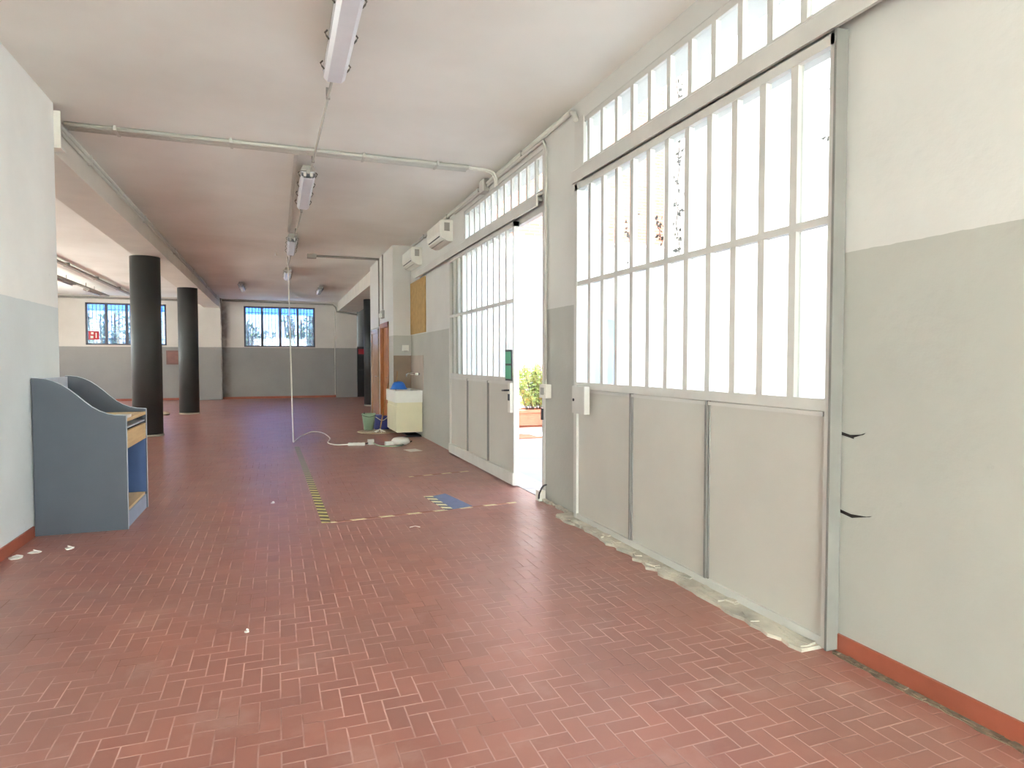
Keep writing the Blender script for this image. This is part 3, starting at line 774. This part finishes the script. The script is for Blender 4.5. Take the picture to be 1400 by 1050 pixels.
MB().box(-1.66, -1.64, dy0+.025, dy1-.025, .15, .86).build('modesty_panel', M['desk_blue'], r)
MB().box(dx0+.02, dx1-.004, dy0+.025, dy1-.025, .862, .888).build('desk_top', M['desk_wood'], r, bevel=.002)
MB().box(-1.62, -1.145, dy0+.04, dy1-.04, .805, .817).build('keyboard_shelf', M['desk_edge'], r)
MB().box(-1.165, -1.140, dy0+.025, dy1-.025, .645, .785).build('drawer_front', M['desk_wood'], r, bevel=.002)
MB().box(-1.64, -1.142, dy1-.029, dy1-.0255, .15, .64).build('painted_sheen_panel', M['desk_blue'], r)  # added blue panel: daylight sheen on the desk side put into its colour
MB().box(-1.64, dx1-.02, dy0+.025, dy1-.025, .125, .147).build('bottom_shelf', M['desk_wood'], r, bevel=.002)
MB().box(-1.17, -1.145, dy0+.025, dy1-.025, 0, .125).build('plinth', M['plinth'], r)
b = MB(); b.obox((-1.20, 6.05, .899), (.11, .24, .02), .05); b.build('paper', M['paper'])
o = C.objects[-1]; o.name = 'paper_stack'; tag(o, 'small white pad on top of the reception desk', 'paper')

# ------------------------------------------------------------------ floor markings and litter
def strip(name, a, b_, wd, z, m):
    a = Vector((*a, 0)); b_ = Vector((*b_, 0)); d = (b_-a).normalized(); n = Vector((-d.y, d.x, 0))*wd/2
    return MB().prism([(a-n)[:2], (b_-n)[:2], (b_+n)[:2], (a+n)[:2]], 0, z, 'z').build(name, m)
fg = 'striped floor tapes'
tag(strip('floor_tape', (.375, 5.55), (.285, 10.7), .075, .0016, M['tape']), 'yellow and black tape along the middle of the floor, worn at its far end', 'tape', fg)
tag(strip('floor_tape', (.41, 5.55), (2.14, 5.74), .045, .0012, M['tape_x']), 'faded striped tape across the floor to the open gate', 'tape', fg)
tag(strip('floor_tape', (1.44, 7.44), (2.20, 7.58), .04, .0012, M['tape_x']), 'short faded dashed tape near the foot of the sliding gate', 'tape', fg)
r = thing('floor_mat', (1.5, 6, .0), 'blue-grey rectangular sheet stuck on the floor inside the open gate', 'mat')
MB().prism([(1.45,6.28),(1.60,6.36),(1.70,5.72),(1.50,5.66)], 0, .003, 'z').build('sheet', M['mat'], r)
MB().prism([(1.365,6.30),(1.45,6.28),(1.50,5.66),(1.425,5.64)], 0, .0035, 'z').build('tape_edge', stripe_mat('hazard_tape_mat', lin(226,222,170), lin(84,90,100), .13, 1), r)
tag(MB().obox((1.93,9.65,.002),(.20,.26,.003),.25).build('paper_sheet', M['paper']), 'sheet of pinkish paper on the floor before the washbasin', 'paper')
pg = 'paper scraps on the floor'
def scrap(x, y, s, lab):
    b = MB(); n = 7
    pts = [(x+s*random.uniform(.6,1)*math.cos(2*PI*k/n), y+s*random.uniform(.6,1)*math.sin(2*PI*k/n)) for k in range(n)]
    b.prism(pts, 0.0, .004, 'z')
    b.obox((x+s*.2, y, .012), (s*.9, s*.7, .006), random.uniform(0,3), .4, .3)
    tag(b.build('paper_scrap', M['paper']), lab, 'paper', pg)
scrap(-1.70, 5.28, .06, 'white scrap against the left skirting nearest the photo edge')
scrap(-1.62, 5.39, .05, 'white torn scrap just right of the skirting by the reception desk')
scrap(-1.42, 5.42, .04, 'white scrap lying alone in front of the reception desk')
scrap(-.155, 3.43, .016, 'tiny white speck on the bare tiles in the foreground')
scrap(-.05, 6.5, .02, 'tiny white speck left of the striped tape')
tag(MB().tube([(1.0,5.15,.004),(1.05,5.17,.006),(1.08,5.13,.004)], .003, 6).build('straw_bit', M['paper']), 'little pale straw bit in front of the striped tape', 'litter')
# extension leads by the sink
r = thing('power_strip', (1.17, 10.52, 0), 'white power strip on the floor at the end of the trailing cable', 'power strip')
MB().obox((1.19,10.52,.025),(.26,.075,.045), -.2).build('body', M['white'], r, bevel=.008)
b = MB()
for k in range(3): b.tube([(1.12+.07*k, 10.535-.015*k, .046),(1.12+.07*k,10.535-.015*k,.049)], .02, 14)
b.build('socket', M['housing'], r)
MB().tube([(.25,11.22,.012),(.40,12.1,.010),(.62,12.8,.010),(.80,12.5,.010),(.86,11.6,.010),(.78,10.95,.010),(.90,10.62,.010),(1.06,10.56,.02)], .009, 8, 6).build('lead', M['white'], r)
r = thing('plug_adapter', (1.42, 10.55, 0), 'small white plug adapter between power strip and white lamp head', 'adapter')
MB().obox((1.42,10.55,.045),(.09,.07,.085), .1).build('body', M['white'], r, bevel=.01)
MB().tube([(1.33,10.53,.02),(1.38,10.54,.03)], .010, 8).build('plug', M['hoop'], r)
MB().tube([(1.46,10.52,.03),(1.52,10.30,.010),(1.70,10.16,.010),(1.86,10.2,.010),(1.9,10.3,.02)], .008, 8, 6).build('lead', M['green'], r)
r = thing('appliance', (1.84, 10.4, 0), 'white rounded appliance lying on the floor below the washbasin', 'appliance')
MB().lathe([(.10,0),(.145,.03),(.15,.07),(.12,.105),(.05,.12),(.005,.122)], (1.88,10.40,.0), 24).build('body', M['white'], r)
MB().obox((1.70,10.36,.035),(.16,.07,.06), .15).build('nozzle', M['white'], r, bevel=.012)
tag(MB().tube([(2.12,10.72,.012),(2.10,10.62,.02),(2.07,10.54,.02)], .010, 8).build('black_plug', M['black']), 'black plug lying behind the white appliance on the floor', 'plug')

# doorway details
r = thing('door_sign', (2.37, 6.5, 1.14), 'narrow green two-part sign on the glazed edge of the open gate', 'sign')
MB().box(2.358, 2.374, 6.475, 6.665, 1.14, 1.475).build('plate', M['hoop'], r)
for z0, z1 in ((1.16, 1.305), (1.325, 1.455)): MB().box(2.354, 2.359, 6.485, 6.645, z0, z1).build('green_field', M['signgreen'], r)
r = thing('door_stop', (2.42, 5.74, 0), 'white bent door stop on the floor at the corner of the open gateway', 'door stop')
MB().box(2.36, 2.43, 5.70, 5.78, 0, .10).build('block', M['white'], r, bevel=.02)
MB().tube([(2.36,5.70,.03),(2.335,5.62,.10),(2.37,5.62,.16),(2.42,5.66,.165)], .009, 8, 4).build('bent_bar', M['hoop'], r)
tag(MB().box(2.42, 2.436, 5.765, 5.80, .78, .89).build('strike_plate', M['hoop'], bevel=.003), 'dark latch plate on the post of the open gateway', 'latch')
cgk = 'black cracks beside the near gate'
for y, z, ln, lab in ((2.24, 1.02, .10, 'upper black crack in grey paint beside the near gate'), (2.24, .66, .14, 'lower black crack in grey paint beside the near gate')):
    b = MB()
    b.prism([(y+.02,z+.006),(y-.3*ln,z-.004),(y-ln,z+.004),(y-ln*1.1,z+.012),(y-.5*ln,z-.014),(y-.05,z-.02),(y+.02,z-.008)], XR-.003, XR+.004, 'x')
    tag(b.build('wall_crack', M['crack']), lab, 'crack', cgk)

# ------------------------------------------------------------------ outside: courtyard to the right
struct(MB().box(XR+.3, 30, -20, 25.0, -.25, -.02).build('ground_courtyard', M['court_paving']))
r = sroot('wall_courtyard_end', (9, 14.6, 0))
MB().box(4.9, 16, 14.5, 14.9, -.1, 4.27).build('plaster', M['court_render'], r)
MB().box(4.9, 16, 14.46, 14.9, 4.27, 4.33).build('band', M['white_render'], r)
MB().box(4.9, 16, 14.5, 14.9, 4.33, 15.0).build('brickwork', M['brick'], r)  # brick carried up out of view to shade the courtyard
struct(MB().box(9.5, 9.9, -6, 14.5, -.1, 9.0).build('wall_courtyard_side', M['court_render']))
r = sroot('door_6', (7.6, 14.45, 0))
MB().box(7.15, 8.15, 14.44, 14.5, -.02, 2.4).build('leaf', M['bluedoor'], r, bevel=.006)
MB().box(7.05, 7.15, 14.42, 14.5, -.02, 2.5).box(8.15, 8.25, 14.42, 14.5, -.02, 2.5).box(7.15,8.15,14.42,14.5,2.4,2.5).build('door_frame', M['white_render'], r)
struct(MB().box(-8.3, 4.9, 14.5, 14.9, ZC+.3, 15).build('wall_added_sun_block', M['white_render']))  # unseen slab added to keep the sun off the courtyard
px0, px1, py0, py1 = 4.62, 6.1, 12.35, 12.85
r = thing('terracotta_planter', (5.36, 12.6, 0), 'long terracotta planter box outside the open gate', 'planter')
b = MB()
b.prism([(px0+.04,0),(px1-.04,0),(px1,.33),(px0,.33)], py0, py0+.04); b.prism([(px0+.04,0),(px1-.04,0),(px1,.33),(px0,.33)], py1-.04, py1)
b.box(px0+.02,px0+.06,py0,py1,0,.33); b.box(px1-.06,px1-.02,py0,py1,0,.33); b.box(px0+.05,px1-.05,py0,py1,-.02,.02)
b.build('trough', M['terracotta'], r)
b = MB(); b.box(px0-.03,px1+.03,py0-.03,py0+.05,.29,.35); b.box(px0-.03,px1+.03,py1-.05,py1+.03,.29,.35); b.box(px0-.03,px0+.06,py0,py1,.29,.35); b.box(px1-.06,px1+.03,py0,py1,.29,.35)
b.build('rim', M['terracotta'], r)
MB().box(px0+.05,px1-.05,py0+.04,py1-.04,.02,.30).build('soil', M['soil'], r)
def shrub(name, c, h, rad, n, lab, cat, mats, stems=9, group=None, leafL=.11, leafW=.018, flat=.4):
    r = thing(name, c, lab, cat, group)
    st = MB(); lf = MB(); lf.open = True; ly = MB(); ly.open = True
    cx, cy, cz = c
    for k in range(stems):
        a = random.uniform(0,2*PI); q = random.uniform(.2,1)
        top = Vector((cx+rad*q*math.cos(a), cy+rad*flat*q*math.sin(a), cz+h*random.uniform(.7,1)))
        bot = Vector((cx+rad*.6*q*math.cos(a), cy+rad*.3*q*math.sin(a), cz))
        mid = (top+bot)/2+Vector((random.uniform(-.05,.05),random.uniform(-.05,.05),0))
        st.tube([bot, mid, top], .007*h, 5)
        for i in range(n//stems):
            u = random.uniform(.12,1)
            p = (bot*(1-u)**2+mid*2*u*(1-u)+top*u*u)
            d = Vector((random.gauss(0,1),random.gauss(0,1),random.uniform(-.2,1.2)))
            (ly if random.random()<.12 else lf).leaf(p+d.normalized()*.02, d, Vector((random.gauss(0,1),random.gauss(0,1),random.gauss(0,1))), leafL*random.uniform(.6,1.2), leafW*random.uniform(.7,1.3))
    st.build('stems', M['bark'], r); lf.build('foliage', mats[0], r); ly.build('yellow_leaves', mats[1], r)
    return r
shrub('oleander_shrub', (5.36, 12.6, .30), 1.0, .75, 2600, 'bushy green and yellow shrub growing in the terracotta planter', 'shrub', (M['leafy'], M['leaf_y']), stems=26)
tag(MB().box(3.2, 6.2, 10.55, 11.15, -.02, .0).build('brick_edging', M['terracotta']), 'flat terracotta strip in the paving before the planter', 'paving strip')
# creeper strands hanging outside the near gate
def vine(y, z0, z1, lab, n=40, x=2.92):
    r = thing('creeper', (x, y, z1), lab, 'creeper', 'creeper strands outside the near gate')
    pts = []; p = Vector((x, y, z0)); steps = 14
    for k in range(steps+1):
        pts.append(p.copy()); p = p + Vector((random.uniform(-.012,.012), random.uniform(-.035,.035), (z1-z0)/steps))
    MB().tube(pts, .004, 5).build('stem', M['bark'], r)
    b = MB(); b.open = True
    for k in range(n):
        q = random.choice(pts)+Vector((random.uniform(-.02,.02),random.gauss(0,.03),random.uniform(-.05,.05)))
        b.leaf(q, Vector((random.gauss(0,.4),random.gauss(0,1),random.uniform(-1,.3))), Vector((1,random.gauss(0,.3),random.gauss(0,.3))), random.uniform(.025,.055), random.uniform(.010,.02))
    b.build('leaves', M['creeper'], r)
vine(4.30, 3.60, 2.22, 'longest creeper strand seen through the sixth and seventh panes', 90)
vine(4.62, 2.62, 2.30, 'short creeper tuft seen through the fifth pane from the left', 26)
vine(4.98, 2.60, 2.22, 'short creeper tuft seen through the third pane from the left', 26)
vine(2.82, 2.95, 2.62, 'short creeper strand seen at the right end of the near gate', 22)

# outside: garden behind the back wall, open ground in front and to the left
struct(MB().box(-30, 30, 25.3, 60, -.25, -.02).build('ground_garden', M['paving']))
struct(MB().box(-30, 20, 33, 33.4, -.1, 3.3).build('wall_garden', M['white_render']))
struct(MB().box(-30, -8.3, -20, 25.3, -.25, -.02).box(-8.3, XR+.3, -20, -4.3, -.25, -.02).build('ground_front', M['paving']))
struct(MB().box(-9, 2.7, -11.4, -11, -.1, 9).build('wall_added_bounce_front', M['white_render']))  # unseen white wall added to bounce sun through the front glazing
struct(MB().box(-15.4, -15, -10, 40, -.1, 7).build('wall_added_bounce_left', M['white_render']))  # unseen white wall added to bounce light into the left bay
for q, lab in ((W1, 'blue awning outside the back window behind the columns'), (W2, 'blue awning outside the middle back window')):
    a = MB().prism([(25.31,3.44),(26.9,3.16),(26.9,3.18),(25.31,3.46)], q[0]-.4, q[1]+.4, 'x')
    tag(a.build('awning', M['awning']), lab, 'awning', 'blue awnings over the back windows')
tg = 'trees behind the back wall'
for x, y, h, rad, lab in ((-5.8, 28.4, 3.3, 1.1, 'tree behind the left half of the left back window'), (-3.3, 29.6, 3.5, 1.1, 'tree behind the right half of the left back window'),
                          (-.9, 29.4, 3.1, 1.0, 'sparse tree behind the left panes of the middle back window'), (1.2, 28.4, 3.5, 1.0, 'denser tree behind the right panes of the middle back window')):
    shrub('garden_tree', (x, y, 0), h, rad, 1700, lab, 'tree', (M['leaf_dark'], M['leafy']), stems=22, group=tg, leafL=.17, leafW=.05, flat=.7)

# ------------------------------------------------------------------ light
wd = bpy.data.worlds.new('sky'); S.world = wd; wd.use_nodes = True
nt = wd.node_tree; bg = nt.nodes['Background']
sky = nt.nodes.new('ShaderNodeTexSky'); sky.sky_type = 'NISHITA'; sky.sun_disc = False
sky.sun_elevation = math.radians(50); sky.sun_rotation = math.radians(240); sky.dust_density = 1.5; sky.air_density = 1.0
nt.links.new(sky.outputs[0], bg.inputs[0]); bg.inputs[1].default_value = .15
sun = bpy.data.lights.new('sun', 'SUN'); sun.energy = 7.5; sun.angle = math.radians(.6); sun.color = (.93, .98, 1)
so = bpy.data.objects.new('sun', sun); C.objects.link(so)
so.rotation_euler = Vector((.0, -.73, -.68)).to_track_quat('-Z', 'Y').to_euler()
so.location = (0, 0, 20)
def portal(loc, tgt, sx, sy):
    l = bpy.data.lights.new('sky_portal', 'AREA'); l.shape = 'RECTANGLE'; l.size = sx; l.size_y = sy
    l.cycles.is_portal = True
    o = bpy.data.objects.new('sky_portal', l); C.objects.link(o); o.location = loc
    o.rotation_euler = Vector(tgt).to_track_quat('-Z', 'Z').to_euler()
for a, b_ in (G1, G2, G3): portal((XR+.32, (a+b_)/2, 1.7), (-1, 0, 0), b_-a, 3.4)
for a, b_ in BW: portal((-8.34, (a+b_)/2, 1.95), (1, 0, 0), b_-a, 2.9)
for q in (W1, W2): portal(((q[0]+q[1])/2, 25.34, (q[2]+q[3])/2), (0, -1, 0), q[1]-q[0], q[3]-q[2])

portal((.33, -4.34, 1.6), (0, 1, 0), 4.06, 3.2)

# ------------------------------------------------------------------ camera
f = 880.; cx, cy, VX, VY = 700., 525., 378., 494.
p = math.atan((cy-VY)/f); psi = math.atan((cx-VX)/f*math.cos(p))
fw = Vector((math.sin(psi)*math.cos(p), math.cos(psi)*math.cos(p), -math.sin(p)))
cam = bpy.data.cameras.new('camera'); cam.sensor_width = 36; cam.lens = f/1400*36; cam.clip_start = .05; cam.clip_end = 300
co = bpy.data.objects.new('camera', cam); C.objects.link(co); co.location = (0, 0, 1.35)
co.rotation_euler = fw.to_track_quat('-Z', 'Y').to_euler()
S.camera = co

S.view_settings.view_transform = 'Standard'; S.view_settings.look = 'None'
S.view_settings.exposure = 3.9; S.view_settings.gamma = 1; S.view_settings.use_curve_mapping = False
S.cycles.max_bounces = 12; S.cycles.diffuse_bounces = 8; S.cycles.glossy_bounces = 4
S.cycles.transparent_max_bounces = 16; S.cycles.sample_clamp_indirect = 10
S.cycles.use_denoising = True
